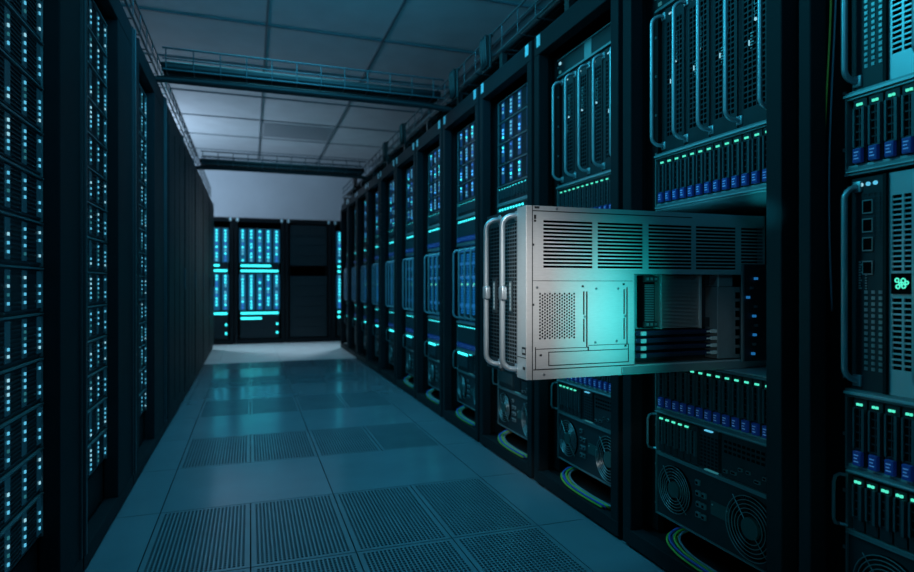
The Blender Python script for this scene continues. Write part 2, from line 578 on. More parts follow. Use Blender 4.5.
def drive_shelf(h, n, lk='L_green', name='drive_shelf', latches=True, big=False):
    P = Proto(name, 'drive shelf')
    W2 = EW / 2
    mb = MB().box(-W2, W2, 0.014, 0.7, 0, h, 'inner')
    P.part('chassis', mb)
    P.part('frame_edge', MB().box(-W2, W2, -0.008, 0.014, h - 0.006, h, 'edge').box(-W2, W2, -0.008, 0.014, 0.004, 0.012, 'edge')
           .box(-W2, -W2 + 0.005, -0.008, 0.014, 0.012, h - 0.006, 'edge').box(W2 - 0.005, W2, -0.008, 0.014, 0.012, h - 0.006, 'edge'))
    P.part('sill', MB().box(-W2 + 0.006, W2 - 0.006, -0.014, 0.014, 0.0, 0.0035, 'sill').box(-W2 + 0.006, W2 - 0.006, -0.004, 0.010, 0.0125, 0.0185, 'sill'))
    pw = (EW - 0.035) / n
    dbm, la = drive_bay_mb(pw * 0.86, h - 0.03), latch_mb(pw * 0.86)
    lm = MB().box(-0.0075, -0.002, -0.004, 0.0, -0.003, 0.003, lk).box(0.001, 0.0065, -0.004, 0, -0.003, 0.003, lk)
    if big:
        lm = MB().box(-0.009, 0.009, -0.003, 0.0, -0.006, 0.006, lk)
    for i in range(n):
        x = -W2 + 0.0175 + (i + 0.5) * pw
        d = P.part('drive_bay', dbm, None, (x, -0.004, 0.021))
        if not big or i < 9:
            P.part('status_light', lm, d, (0, 0, h - 0.043))
        if latches:
            P.part('release_latch', la, d, (0, -0.001, 0.0), 'blue release latch')
    return P


def compute_shelf(h, big=False):
    P = Proto('compute_shelf', 'server')
    W2 = EW / 2
    P.part('chassis', MB().box(-W2, W2, 0.014, 0.7, 0, h, 'inner'))
    P.part('frame_edge', MB().box(-W2, W2, -0.006, 0.014, h - 0.005, h, 'edge').box(-W2, W2, -0.006, 0.014, 0, 0.006, 'edge')
           .box(-W2, -W2 + 0.005, -0.006, 0.014, 0.006, h - 0.005, 'edge').box(W2 - 0.014, W2, -0.010, 0.014, 0.03, h - 0.005, 'sill'))
    pw = 0.034
    dbm = drive_bay_mb(pw * 0.86, h - 0.02)
    lm = MB().box(-0.008, -0.0025, -0.005, 0.0, -0.003, 0.003, 'L_green').box(0.001, 0.0065, -0.005, 0, -0.003, 0.003, 'L_green')
    if big:
        lm = MB().box(-0.0135, 0.0135, -0.004, 0.0, -0.008, 0.008, 'L_teal')
    for i in range(6):
        x = -W2 + 0.016 + (i + 0.5) * pw
        d = P.part('drive_bay', dbm, None, (x, -0.004, 0.01))
        if i < 5 or big:
            P.part('status_light', lm, d, (0, 0, h - 0.031))
    # slotted centre grille
    x0, x1 = -W2 + 0.225, -W2 + 0.31
    mb = MB().holes(x0, x1, 0.012, h - 0.03, 5, 9, 0.7, 0.6, fxz(0.0), 'mesh', 0.95)
    mb.box(x0, x1, 0.0, 0.012, h - 0.03, h - 0.006, 'face')
    mb.box(x0 + 0.03, x1 - 0.022, -0.008, 0.0, h - 0.015, h - 0.011, 'L_teal' if big else 'L_cyan')
    mb.box(x0 + 0.03, x1, -0.008, 0.002, 0.007, 0.010, 'L_dim')
    P.part('centre_grille', mb)
    # io panel
    x0, x1 = -W2 + 0.325, W2 - 0.02
    mb = MB().box(x0, x1, 0.0, 0.012, 0.008, h - 0.008, 'face')
    for q in range(10):
        for s in range(3):
            xx = x0 + 0.012 + q * (x1 - x0 - 0.03) / 9.5
            mb.box(xx, xx + 0.012, -0.001, 0.0, 0.085 + s * 0.016, 0.093 + s * 0.016, 'void')
    P.part('port_panel', mb)
    rnd = random.Random(3)
    for q in range(6):
        xx = x0 + 0.012 + q * 0.031
        zz = 0.022 + rnd.choice((0, 0.004, 0.022))
        wq = rnd.choice((0.014, 0.02))
        P.part('port', MB().box(xx, xx + wq, -0.006, 0, zz, zz + 0.010, 'port').box(xx + 0.002, xx + wq - 0.002, -0.0065, -0.006, zz + 0.002, zz + 0.008, 'void'))
    # side pull brackets
    for s in (-1, 1):
        xb = s * (W2 + 0.012)
        P.part('pull_bracket', MB().tube([(s * (W2 - 0.004), -0.002, h - 0.012), (xb, -0.012, h - 0.012), (xb, -0.026, h - 0.016), (xb, -0.032, h - 0.03), (xb, -0.032, 0.03), (xb, -0.026, 0.016),
                                          (xb, -0.012, 0.012), (s * (W2 - 0.004), -0.002, 0.012)], 0.0045, 'edge', 8))
    return P


def ring(c, r, n=32):
    return [(c[0] + r * math.cos(2 * PI * q / n), c[1], c[2] + r * math.sin(2 * PI * q / n)) for q in range(n)]


def fan_unit(h):
    P = Proto('fan_unit', 'fan unit')
    W2 = EW / 2
    P.part('chassis', MB().box(-W2, W2, 0.0, 0.7, 0, h, 'face'))
    P.part('frame_edge', MB().box(-W2, W2, -0.006, 0.0, h - 0.006, h, 'edge').box(-W2, W2, -0.006, 0.0, 0, 0.005, 'edge')
           .box(-W2, -W2 + 0.004, -0.006, 0.0, 0.005, h - 0.006, 'edge').box(W2 - 0.004, W2, -0.006, 0.0, 0.005, h - 0.006, 'edge'))
    for xc, zc, R in ((-0.168, h * 0.53, 0.082), (0.176, h * 0.50, 0.096)):
        mb = MB().disc((xc, -0.0015, zc), R, 0.002, 'void', 32)
        for q in range(7):   # fan blades
            a = 2 * PI * q / 7
            p = []
            for (rr, da, yy) in ((0.3, 0, -0.002), (0.92, 0.15, -0.002), (0.92, 0.75, -0.006), (0.3, 0.6, -0.006)):
                p.append((xc + R * rr * math.cos(a + da), yy, zc + R * rr * math.sin(a + da)))
            mb.add(p, [(0, 1, 2, 3)], 'inner')
        f = P.part('fan', mb)
        mb = MB()
        nr = 5
        for q in range(nr):
            mb.tube(ring((xc, -0.012, zc), R * (0.36 + 0.64 * (q + 1) / nr)), 0.0013, 'edge', 6, True)
        for a in ((2.3, -0.85) if xc < 0 else (2.3, -0.85)):
            mb.tube([(xc + R * 0.3 * math.cos(a), -0.013, zc + R * 0.3 * math.sin(a)), (xc + R * 1.12 * math.cos(a), -0.008, zc + R * 1.12 * math.sin(a))], 0.0014, 'edge', 6)
        P.part('guard', mb, f)
        P.part('hub', MB().disc((xc, -0.014, zc), R * 0.34, 0.013, 'plate', 24), f, (0, 0, 0), 'teal round hub')
    P.part('name_plate', MB().box(0.005, 0.085, -0.004, 0, h * 0.42, h * 0.62, 'plate', 0.001).disc((0.014, -0.006, h * 0.57), 0.003, 0.003, 'print').disc((0.076, -0.006, h * 0.57), 0.003, 0.003, 'print'), None, (0, 0, 0), 'green metal plate')
    rnd = random.Random(11)
    for q in range(7):
        xx, zz = -0.065 + (q % 2) * 0.026 + rnd.random() * 0.006, h * 0.28 + (q // 2) * 0.036
        P.part('connector', MB().box(xx, xx + 0.020, -0.009, 0, zz, zz + 0.018, 'edge', 0.002).box(xx + 0.004, xx + 0.015, -0.0095, -0.009, zz + 0.004, zz + 0.013, 'void'))
    P.part('vent_strip', MB().holes(0.095, 0.17, h - 0.035, h - 0.012, 8, 2, 0.7, 0.6, fxz(-0.002), 'mesh', 0.95))
    return P


def handle_mb(h, out=0.045, r=0.0068):
    """C-shaped pull bar at x=0: feet at z=0.02 and z=h-0.02"""
    z0, z1 = 0.022, h - 0.022
    pts = [(0.012, 0.004, z1)]
    R = 0.03
    for q in range(6):
        a = PI / 2 * q / 5
        pts.append((0.012 - 0.012 * math.sin(a), -(out - R) - R * math.sin(a), z1 - R + R * math.cos(a)))
    for q in range(6):
        a = PI / 2 * (1 - q / 5)
        pts.append((0.012 - 0.012 * math.sin(a), -(out - R) - R * math.sin(a), z0 + R - R * math.cos(a)))
    pts.append((0.012, 0.004, z0))
    mb = MB().tube(pts, r, 'steel', 10)
    mb.box(0.002, 0.024, -0.006, 0.004, z0 - 0.014, z0 + 0.014, 'steel', 0.002)
    mb.box(0.002, 0.024, -0.006, 0.004, z1 - 0.014, z1 + 0.014, 'steel', 0.002)
    return mb


def blade_mb(w_, h, k=0, back='void'):
    mb = MB().box(-w_ / 2, w_ / 2, 0.003, 0.02, 0.0, h, back)
    mb.holes(-w_ / 2 + 0.018, w_ / 2 - 0.012, 0.05, h - 0.05, 5, int((h - 0.1) / 0.017), 0.80, 0.74, fxz(0.0), 'mesh', 0.9)
    mb.box(-w_ / 2, w_ / 2, -0.001, 0.003, 0, 0.05, 'face')
    mb.box(-w_ / 2, w_ / 2, -0.001, 0.003, h - 0.05, h, 'face')
    mb.box(-w_ / 2, -w_ / 2 + 0.018, -0.001, 0.003, 0.05, h - 0.05, 'face')
    mb.box(w_ / 2 - 0.012, w_ / 2, -0.003, 0.003, 0.0, h, 'face')
    # column of small square ports and print
    for q in range(5):
        z = h * 0.60 + q * 0.022
        mb.box(0.004, 0.020, -0.003, 0.0, z, z + 0.016, 'edge')
        mb.box(0.007, 0.018, -0.0035, -0.003, z + 0.003, z + 0.014, 'void')
    for q in range(6):
        z = h * 0.44 + q * 0.009
        mb.box(-0.010, -0.010 + 0.004 + 0.004 * ((q * 7 + k) % 3), -0.003, 0.0, z, z + 0.0035, 'print')
    return mb


def blade_enclosure(h, n, seed=1, blue=False, name='blade_enclosure'):
    rnd = random.Random(seed)
    P = Proto(name, 'blade enclosure')
    W2 = EW / 2
    P.part('chassis', MB().box(-W2, W2, 0.022, 0.7, 0, h, 'inner'))
    P.part('top_edge', MB().box(-W2, W2, -0.010, 0.022, h - 0.006, h, 'edge'))
    P.part('bottom_edge', MB().box(-W2, W2, -0.014, 0.022, 0, 0.006, 'sill').box(-W2, W2, -0.008, 0.022, 0.006, 0.013, 'edge'))
    pw = (EW - 0.07) / n
    bm_, hm = blade_mb(pw * 0.96, h - 0.028, 0, 'L_back' if blue else 'void'), handle_mb(h - 0.028)
    foot = MB().box(0.0, 0.03, -0.02, 0.0, 0, 0.028, 'sill', 0.002)
    spark = MB().box(-0.0012, 0.0012, -0.003, 0, -0.008, 0.008, 'L_pale')
    dots = MB().box(-0.012, -0.006, -0.003, 0, -0.003, 0.003, 'L_pale').box(-0.003, 0.003, -0.003, 0, -0.003, 0.003, 'L_pale').box(0.006, 0.012, -0.003, 0, -0.003, 0.003, 'L_pale')
    bar = MB().box(-pw * 0.34, pw * 0.34, -0.004, 0, -0.010, 0.010, 'L_bar')
    for i in range(n):
        x = -W2 + 0.035 + (i + 0.5) * pw
        m_ = P.part('blade_module', bm_, None, (x, 0.0, 0.016))
        P.part('handle', hm, m_, (-pw / 2 - 0.006, 0.0, 0.0), 'bright steel pull handle', True)
        P.part('status_light', dots, m_, (-0.012, 0.0, h - 0.052))
        P.part('status_light', spark, m_, (-0.016, 0.0, h * 0.45 + rnd.random() * 0.01))
        P.part('status_light', L_small['L_pale'], m_, (0.01, 0.0, h * 0.57), None)
        if blue:
            for q in (0.20, 0.56, 0.73, 0.90):
                P.part('light_bar', bar, m_, (0.0, 0.0, h * q))
            P.part('status_light', L_mid['L_green'], m_, (0.006, -0.003, h * 0.47))
    P.part('handle', hm, None, (W2 - 0.028, 0, 0.016), 'bright steel pull handle', True)
    return P


def wide_enclosure(h):
    """nearest rack: wide dark cards and pale slotted cards between tall handles"""
    P = Proto('blade_enclosure', 'blade enclosure')
    W2 = EW / 2
    P.part('chassis', MB().box(-W2, W2, 0.022, 0.7, 0, h, 'inner'))
    P.part('top_edge', MB().box(-W2, W2, -0.010, 0.022, h - 0.006, h, 'edge'))
    P.part('bottom_edge', MB().box(-W2, W2, -0.014, 0.022, 0, 0.006, 'sill').box(-W2, W2, -0.008, 0.022, 0.006, 0.013, 'edge'))
    hm = handle_mb(h - 0.028, 0.030, 0.0075)
    hh = h - 0.028
    # dark card
    w1 = 0.092
    dk = MB().box(0, w1, 0.0, 0.02, 0, hh, 'face').box(w1 - 0.008, w1, -0.008, 0.0, 0, hh, 'inner')
    dk.holes(0.030, 0.085, hh * 0.70, hh - 0.04, 4, 10, 0.75, 0.7, fxz(-0.002), 'mesh', 0.95)
    for q in range(3 * 14):
        cx, cz = 0.034 + (q % 3) * 0.018, 0.05 + (q // 3) * 0.0145
        dk.box(cx, cx + 0.008, -0.002, 0, cz, cz + 0.008, 'edge')
    for q in range(11):
        dk.box(0.020, 0.024 + 0.003 * (q % 3 == 0), -0.002, 0, hh * 0.475 + q * 0.0065, hh * 0.475 + 0.004 + q * 0.0065, 'print')
        dk.box(0.036, 0.040, -0.002, 0, hh * 0.475 + q * 0.0065, hh * 0.475 + 0.003 + q * 0.0065, 'edge')
    port = MB().box(0, 0.026, -0.004, 0, 0, 0.034, 'port').box(0.003, 0.024, -0.0045, -0.004, 0.003, 0.031, 'void')
    dots = MB().disc((0, -0.004, 0), 0.005, 0.004, 'L_pale', 10).disc((0.018, -0.004, 0), 0.005, 0.004, 'L_cyan', 10).disc((0.036, -0.004, 0), 0.005, 0.004, 'L_cyan', 10)
    # slotted card
    w2 = 0.066
    pl = MB().box(0, w2, 0.004, 0.02, 0, hh, 'void')
    zb = hh * 0.5
    rects = []
    for (z0, z1, n) in ((0.06, zb - 0.03, 13), (zb + 0.03, hh - 0.05, 15)):
        for q in range(n):
            z = z0 + (z1 - z0) * q / n
            for xx in (0.008, 0.035):
                rects.append((xx, xx + 0.022, z, z + (z1 - z0) / n * 0.68))
    pl.cutplate(0, w2, 0, hh, rects, fxz(0.0), 'sill', 0.004)
    pl.box(0.008, w2 - 0.008, -0.004, 0, zb - 0.024, zb + 0.024, 'void')
    badge = MB()
    for (x, z, r) in ((-0.010, 0.008, 0.006), (0.004, 0.007, 0.0065), (0.012, 0.002, 0.005), (0.005, -0.006, 0.006), (-0.008, -0.007, 0.006), (-0.003, 0.0, 0.004)):
        badge.tube(ring((x, -0.0055, z), r * 0.75, 10), 0.0018, 'L_green', 5, True)
    for i in range(3):
        x0 = -W2 + 0.012 + i * 0.170
        c = P.part('card', dk, None, (x0, 0.0, 0.014), 'black card with ports')
        for q in range(4):
            P.part('port', port, c, (0.030, 0, hh * 0.565 + q * 0.046 - (0.012 if q == 0 else 0)))
        P.part('status_light', dots, c, (0.026, 0, hh - 0.018))
        s = P.part('slotted_card', pl, None, (x0 + 0.093, 0.0, 0.014), 'pale steel card with two columns of slots')
        P.part('badge', badge, s, (w2 / 2, 0, zb), 'small lit green emblem')
        P.part('handle', hm, None, (x0 + 0.004, 0, 0.014), 'bright steel pull handle', True)
    return P


def blank_panel(h):
    P = Proto('header_panel', 'panel')
    W2 = EW / 2
    P.part('plate', MB().box(-W2, W2, 0.0, 0.05, 0, h, 'face'))
    P.part('edge_strip', MB().box(-W2, W2, -0.006, 0.0, h - 0.005, h, 'edge').box(-W2, W2, -0.006, 0, 0, 0.005, 'edge').box(-0.03, 0.03, -0.003, 0, 0.005, h - 0.005, 'edge'))
    P.part('status_light', L_mid['L_pale'], None, (-W2 + 0.02, 0, h * 0.75))
    P.part('status_light', L_mid['L_dim'], None, (-W2 + 0.02, 0, h * 0.25))
    return P


# ---- right row
Z_FAN, Z_CMP, Z_S2, Z_BAY, Z_S1, Z_TOP = 0.141, 0.368, 0.520, 0.715, 1.270, 1.460
RACK_R = make_rack(0.725, 2.225, 0.052, 0.052, 1.0, 0.09, rails=(0.0, EW))
RACK_A = make_rack(0.68, 2.225, 0.036, 0.036, 1.0, 0.09, rails=(0.0, EW))
S_LOW = drive_shelf(Z_BAY - Z_S2 - 0.001, 13)
S_UP = drive_shelf(Z_TOP - Z_S1 - 0.001, 13)
S_NARROW = drive_shelf(0.122, 13, 'L_teal', latches=False)
CMP = compute_shelf(Z_S2 - Z_CMP - 0.001)
CMP_T = compute_shelf(Z_S2 - Z_CMP - 0.001, True)
S_LOW_T = drive_shelf(Z_BAY - Z_S2 - 0.001, 13, 'L_teal')
S_UP_T = drive_shelf(Z_TOP - Z_S1 - 0.001, 13, 'L_teal', big=True)
FAN = fan_unit(Z_CMP - Z_FAN - 0.001)
ENC_TOP = blade_enclosure(0.545, 4, 1)
ENC_MID = blade_enclosure(Z_S1 - Z_BAY - 0.001, 4, 2, blue=True)
WIDE_TOP = wide_enclosure(0.545)
WIDE_MID = wide_enclosure(Z_S1 - Z_BAY - 0.001)
HEAD = blank_panel(0.085)
STO = [led_server(20 + q, EW, 0.127, (-0.2, -0.085, 0.03, 0.145, 0.22), 4, L_mid, ('L_cyan', 'L_azure', 'L_azure', 'L_blue', 'L_cyan', 'L_teal', 'L_dim'), fill=0.9, strip=0.022, lit='L_halo_navy') for q in range(4)]

# support rails under the lowest unit
def support(rack_w):
    mb = []
    for s in (-1, 1):
        x0, x1 = sorted((s * (EW / 2 - 0.025), s * (rack_w / 2 - 0.013)))
        mb.append(MB().box(x0, x1, 0.122, 0.75, Z_FAN - 0.012, Z_FAN - 0.001, 'inner'))
    return mb
for rk, wd in ((RACK_R, 0.725), (RACK_A, 0.68)):
    for mb in support(wd):
        rk.part('support_rail', mb)

ORD = ['nearest', 'second', 'third', 'fourth', 'fifth', 'sixth', 'seventh', 'eighth', 'ninth', 'tenth', 'eleventh', 'twelfth']
R_CENT = [0.843] + [1.5975 + 0.755 * k for k in range(11)]
RZ = -PI / 2
for i, yc in enumerate(R_CENT):
    flat = i >= 6
    where = '%s rack, right row' % ORD[i]
    XE = XR + 0.09
    (RACK_A if i == 0 else RACK_R).place((XR, yc, 0), RZ, 'tall black open-front server rack, the %s in the right row' % ORD[i], 'server racks of the right row', flat)
    FAN.place((XE, yc, Z_FAN), RZ, 'dark panel with two round fan guards, foot of the %s' % where, 'fan units of the right row', flat)
    (CMP_T if i > 2 else CMP).place((XE, yc, Z_CMP), RZ, 'black shelf of six lit drives above the fans, %s' % where, 'compute shelves of the right row', flat)
    (S_LOW_T if i > 2 else S_LOW).place((XE, yc, Z_S2), RZ, 'lower drive shelf with blue latches, %s' % where, 'lower drive shelves of the right row', flat)
    (S_UP_T if i > 2 else S_UP).place((XE, yc, Z_S1), RZ, 'upper drive shelf with blue latches, %s' % where, 'upper drive shelves of the right row', flat)
    if i == 0:
        WIDE_MID.place((XE, yc, Z_BAY), RZ, 'enclosure of pale slotted cards with green emblem between drive shelves, %s' % where, 'wide card enclosures')
        WIDE_TOP.place((XE, yc, Z_TOP), RZ, 'enclosure with pale slotted cards above the upper drive shelf, %s' % where, 'wide card enclosures')
    elif i != 1:
        ENC_MID.place((XE, yc, Z_BAY), RZ, 'blue-lit blade enclosure with steel handles at mid height, %s' % where, 'blue-lit blade enclosures', flat)
    if i in (1, 2):
        ENC_TOP.place((XE, yc, Z_TOP), RZ, 'dark blade enclosure with tall steel handles near the top, %s' % where, 'dark blade enclosures')
    if i in (0, 1, 2):
        HEAD.place((XE, yc, Z_TOP + 0.546), RZ, 'dark header panel above the tall handles, %s' % where, 'header panels')
    else:
        S_NARROW.place((XE, yc, Z_TOP), RZ, 'slim teal-lit drive shelf below the storage servers, %s' % where, 'slim drive shelves', flat)
        for q, wq in enumerate(('bottom', 'third', 'second', 'top')):
            STO[(q + i) % 4].place((XE, yc, Z_TOP + 0.123 + q * 0.128), RZ, 'blue-dotted storage server, %s of four, %s' % (wq, where), 'blue-dotted storage servers', flat)

# ---- network cables at the foot of the racks
cab = [('c_green', 'green'), ('c_blue', 'blue'), ('c_yellow', 'yellow'), ('c_blue', 'blue'), ('c_green', 'green'), ('c_grey', 'grey')]
pos = {0: 'upper', 1: 'lower', 2: '', 3: 'second', 4: 'second', 5: ''}
for i in range(1, 7):
    for q, (k, nm) in enumerate(cab):
        dy, dz = 0.0115 * (q % 3), 0.0115 * (q // 3)
        key = [(Vector(p) + Vector((dz * 1.15 + dy, dy, dz))) for p in ((-0.172, 0.135, 0.123), (-0.172, 0.105, 0.116), (-0.172, 0.066, 0.105), (-0.145, 0.034, 0.093), (-0.07, 0.016, 0.081),
               (0.04, 0.012, 0.077), (0.14, 0.014, 0.077), (0.225, 0.018, 0.078))]
        pts = []
        V = [Vector(p) for p in key]
        for s in range(len(V) - 1):
            p0, p1, p2, p3 = V[max(s - 1, 0)], V[s], V[s + 1], V[min(s + 2, len(V) - 1)]
            for t in range(5):
                u = t / 5
                pts.append(0.5 * ((2 * p1) + (p2 - p0) * u + (2 * p0 - 5 * p1 + 4 * p2 - p3) * u * u + (3 * p1 - p0 - 3 * p2 + p3) * u ** 3))
        pts.append(V[-1])
        lab = {0: 'bright green cable at the back', 1: 'blue cable at the back', 2: 'yellow cable', 3: 'blue cable at the front', 4: 'bright green cable at the front', 5: 'grey cable'}[q]
        single('network_cable', MB().tube(pts, 0.0042, k, 7), '%s of the loop under the %s right-row rack' % (lab, ORD[i]), 'cable', 'looped cables at the foot of the right racks', (XR, R_CENT[i], 0), RZ, True)

# thin hanging cables beside the nearest rack's units
for q, (dx, zt, zb, k, nm) in enumerate(((0.030, 2.08, 1.16, 'c_yellow', 'thin yellowish cable hanging in the gap beside the nearest right rack, longer one'),
                                        (0.052, 2.08, 0.92, 'c_grey', 'thin grey cable hanging deep in the gap beside the nearest right rack'))):
    pts = [(XR + 0.03 + dx, 1.150 - 0.012 * math.sin(t * 5 + q), zt + (zb - zt) * t) for t in [s / 24 for s in range(25)]]
    pts = [(XR + 0.03 + dx, 1.155, zt + 0.02)] + pts
    single('hanging_cable', MB().tube(pts, 0.0028, k, 6), nm, 'cable', None, (0, 0, 0), 0, True)

# ------------------------------------------------------------------ the empty bay sleeve of the second rack
yc = R_CENT[1]
P = Proto('bay_sleeve', 'empty bay')
W2 = EW / 2
hb = Z_S1 - Z_BAY - 0.001
P.part('floor_plate', MB().box(-W2, W2, 0.0, 0.7, 0, 0.004, 'sill'))
P.part('roof_plate', MB().box(-W2, W2, -0.006, 0.7, hb - 0.006, hb, 'sill'))
P.part('side_plate', MB().box(-W2, -W2 + 0.004, 0.0, 0.7, 0.004, hb - 0.006, 'inner'))
P.part('side_plate', MB().box(W2 - 0.004, W2, 0.0, 0.7, 0.004, hb - 0.006, 'inner'))
P.part('rear_plate', MB().box(-W2 + 0.004, W2 - 0.004, 0.66, 0.70, 0.004, hb - 0.006, 'inner'))
cd = MB().box(0.115, 0.119, 0.05, 0.60, 0.03, 0.34, 'board').box(0.113, 0.121, 0.046, 0.052, 0.03, 0.34, 'port')
c_ = P.part('circuit_card', cd, None, (-0.03, 0, 0))
rnd = random.Random(5)
for q in range(9):
    yy, zz = 0.060 + rnd.random() * 0.035, 0.05 + q * 0.030
    P.part('component', MB().box(0.119, 0.127, yy, yy + 0.009, zz, zz + 0.008, 'port' if q % 2 else 'L_bar'), c_)
P.place((XR + 0.09, yc, Z_BAY), RZ, 'open bay holding the pulled-out chassis between two drive shelves', 'bay')

# ------------------------------------------------------------------ the pulled-out chassis
P = Proto('server_chassis', 'server chassis')
CW, CH, CD = 0.315, 0.494, 0.853
hx = CW / 2
side = lambda a, c, d: (hx - d, a, c)          # camera-facing side: a = depth from front, c = height
slots = []
for (a0, a1) in ((0.042, 0.203), (0.220, 0.378), (0.398, 0.559), (0.575, 0.733), (0.754, 0.846)):
    for q in range(13):
        z = 0.318 + q * 0.01075
        slots.append((a0, a1, z, z + 0.0066))
hexr = (0.028, 0.146, 0.112, 0.248)
win = (0.346, CD, 0.028, 0.302)
sl2 = []
for (a, lens) in ((0.171, ((0.102, 0.170), (0.182, 0.25))), (0.181, ((0.086, 0.250),)), (0.309, ((0.106, 0.170), (0.182, 0.256))), (0.319, ((0.090, 0.262),))):
    for z0, z1 in lens:
        sl2.append((a, a + 0.0054, z0, z1))
mb = MB().cutplate(0.0, CD, 0.0, CH, slots + [hexr, win, (0.775, CD, 0.0, 0.03)] + sl2, side, 'chassis', 0.003)
sp = P.part('side_panel', mb)
mb = MB().holes(hexr[0], hexr[1], hexr[2], hexr[3], 15, 15, 0.92, 0.80, lambda a, c, d: (hx - 0.0005 - d, a, c), 'chassis', 0.6, 0.002, True)
P.part('vent_grille', mb, sp)
# dark liners behind the openings
mb = MB().box(hx - 0.030, hx - 0.028, 0.03, 0.849, 0.308, 0.462, 'void').box(hx - 0.030, hx - 0.028, 0.02, 0.34, 0.06, 0.30, 'void')
P.part('liner', mb)
# seams, flanges and screws
mb = MB()
mb.box(hx, hx + 0.0006, 0.006, 0.56, 0.4780, 0.4808, 'groove')
mb.box(hx, hx + 0.0006, 0.0060, 0.0086, 0.0, CH, 'groove')
mb.box(hx, hx + 0.0006, 0.008, 0.340, 0.2800, 0.2815, 'groove')
mb.box(hx, hx + 0.0006, 0.010, 0.346, 0.0268, 0.0298, 'groove')
for (a0, a1, z0, z1) in ((0.058, 0.325, 0.0375, 0.0395), (0.058, 0.326, 0.076, 0.0775), (0.058, 0.060, 0.038, 0.077), (0.325, 0.327, 0.038, 0.092), (0.016, 0.19, 0.086, 0.0872),
                         (0.186, 0.19, 0.077, 0.088), (0.016, 0.018, 0.03, 0.092), (0.19, 0.326, 0.0915, 0.0925)):
    mb.box(hx, hx + 0.0006, a0 - 0.0004, a1 + 0.0004, z0 - 0.0004, z1 + 0.0004, 'groove')
for (a0, z0) in ((0.012, 0.448), (0.012, 0.456), (0.012, 0.462), (0.014, 0.486), (0.022, 0.486), (0.030, 0.066), (0.312, 0.084), (0.166, 0.262), (0.306, 0.268), (0.006, 0.38), (0.006, 0.21)):
    mb.box(hx, hx + 0.0010, a0, a0 + 0.007, z0, z0 + 0.006, 'groove')
P.part('seam', mb, sp)
for (a, z) in ((0.085, 0.487), (0.044, 0.013), (0.36, 0.016), (0.50, 0.016), (0.62, 0.016), (0.215, 0.258), (0.29, 0.258), (0.212, 0.100), (0.285, 0.102), (0.022, 0.262), (0.176, 0.176), (0.315, 0.176)):
    m2 = MB()
    n = 12
    vs = [(hx + 0.0018, a + 0.0035 * math.cos(2 * PI * t / n), z + 0.0035 * math.sin(2 * PI * t / n)) for t in range(n)] + [(hx, a + 0.0042 * math.cos(2 * PI * t / n), z + 0.0042 * math.sin(2 * PI * t / n)) for t in range(n)]
    m2.add(vs, [tuple(range(n))] + [(t, n + t, n + (t + 1) % n, (t + 1) % n) for t in range(n)], 'port')
    m2.box(hx + 0.0018, hx + 0.0021, a - 0.002, a + 0.002, z - 0.0006, z + 0.0006, 'groove')
    P.part('screw', m2, sp)
# other walls
P.part('top_cover', MB().box(-hx, hx - 0.003, 0.0, CD, CH - 0.004, CH, 'chassis'))
P.part('bottom_tray', MB().box(-hx, hx - 0.003, 0.0, CD, 0.0, 0.004, 'chassis'))
P.part('far_panel', MB().box(-hx, -hx + 0.003, 0.0, CD, 0.004, CH - 0.004, 'chassis_grey'))
P.part('rear_panel', MB().box(-hx + 0.003, hx - 0.003, CD - 0.004, CD, 0.004, CH - 0.004, 'chassis_grey'))
# slide rail with a step at the bottom
P.part('slide_rail', MB().box(hx + 0.0002, hx + 0.006, 0.30, CD, 0.002, 0.024, 'chassis_grey', 0.001), label='dark slide rail')
# front
fl = 0.062
P.part('front_flange', MB().box(hx - fl, hx, -0.012, 0.0, 0.0, CH, 'chassis', 0.0015).box(hx - fl + 0.004, hx, -0.0128, -0.012, 0.0605, 0.0625, 'groove')
       .box(hx - 0.026, hx - 0.002, -0.0132, -0.012, 0.070, 0.092, 'groove').box(hx - 0.022, hx - 0.004, -0.0136, -0.0132, 0.076, 0.086, 'chassis').box(hx - 0.02, hx - 0.006, -0.0132, -0.012, 0.028, 0.036, 'groove'))
fw = (CW - fl) / 2
for q in range(2):
    x0 = -hx + q * fw
    mb = MB().box(x0, x0 + fw, 0.002, 0.03, 0.0, CH, 'void')
    mb.box(x0, x0 + 0.016, -0.004, 0.002, 0, CH, 'face').box(x0 + fw - 0.008, x0 + fw, -0.008, 0.002, 0, CH, 'face')
    mb.box(x0 + 0.016, x0 + fw - 0.008, -0.004, 0.002, 0, 0.035, 'face').box(x0 + 0.016, x0 + fw - 0.008, -0.004, 0.002, CH - 0.04, CH, 'face')
    mb.holes(x0 + 0.016, x0 + fw - 0.008, 0.035, CH - 0.04, 8, 36, 0.74, 0.72, fxz(-0.004), 'port' if q else 'mesh', 0.9)
    mb.box(x0 + 0.055, x0 + 0.085, -0.008, -0.003, 0.18, 0.29, 'face').box(x0 + 0.062, x0 + 0.078, -0.0085, -0.008, 0.19, 0.28, 'edge')
    for z in range(7):
        mb.box(x0 + 0.065, x0 + 0.075, -0.009, -0.0085, 0.195 + z * 0.012, 0.202 + z * 0.012, 'print')
    f = P.part('front_module', mb, label='black mesh front module')
    hm = handle_mb(CH, 0.044, 0.0085)
    hm.box(-0.010, 0.018, -0.053, -0.036, CH * 0.455, CH * 0.535, 'steel', 0.004)
    P.part('handle', hm, f, (x0 + fw - 0.024, -0.004, 0), 'bright steel pull handle', True)
    P.part('status_light', MB().box(-0.012, -0.006, -0.003, 0, -0.003, 0.003, 'L_teal').box(-0.003, 0.003, -0.003, 0, -0.003, 0.003, 'L_teal').box(0.006, 0.012, -0.003, 0, -0.003, 0.003, 'L_teal'), f, (x0 + 0.05, -0.004, CH - 0.02))
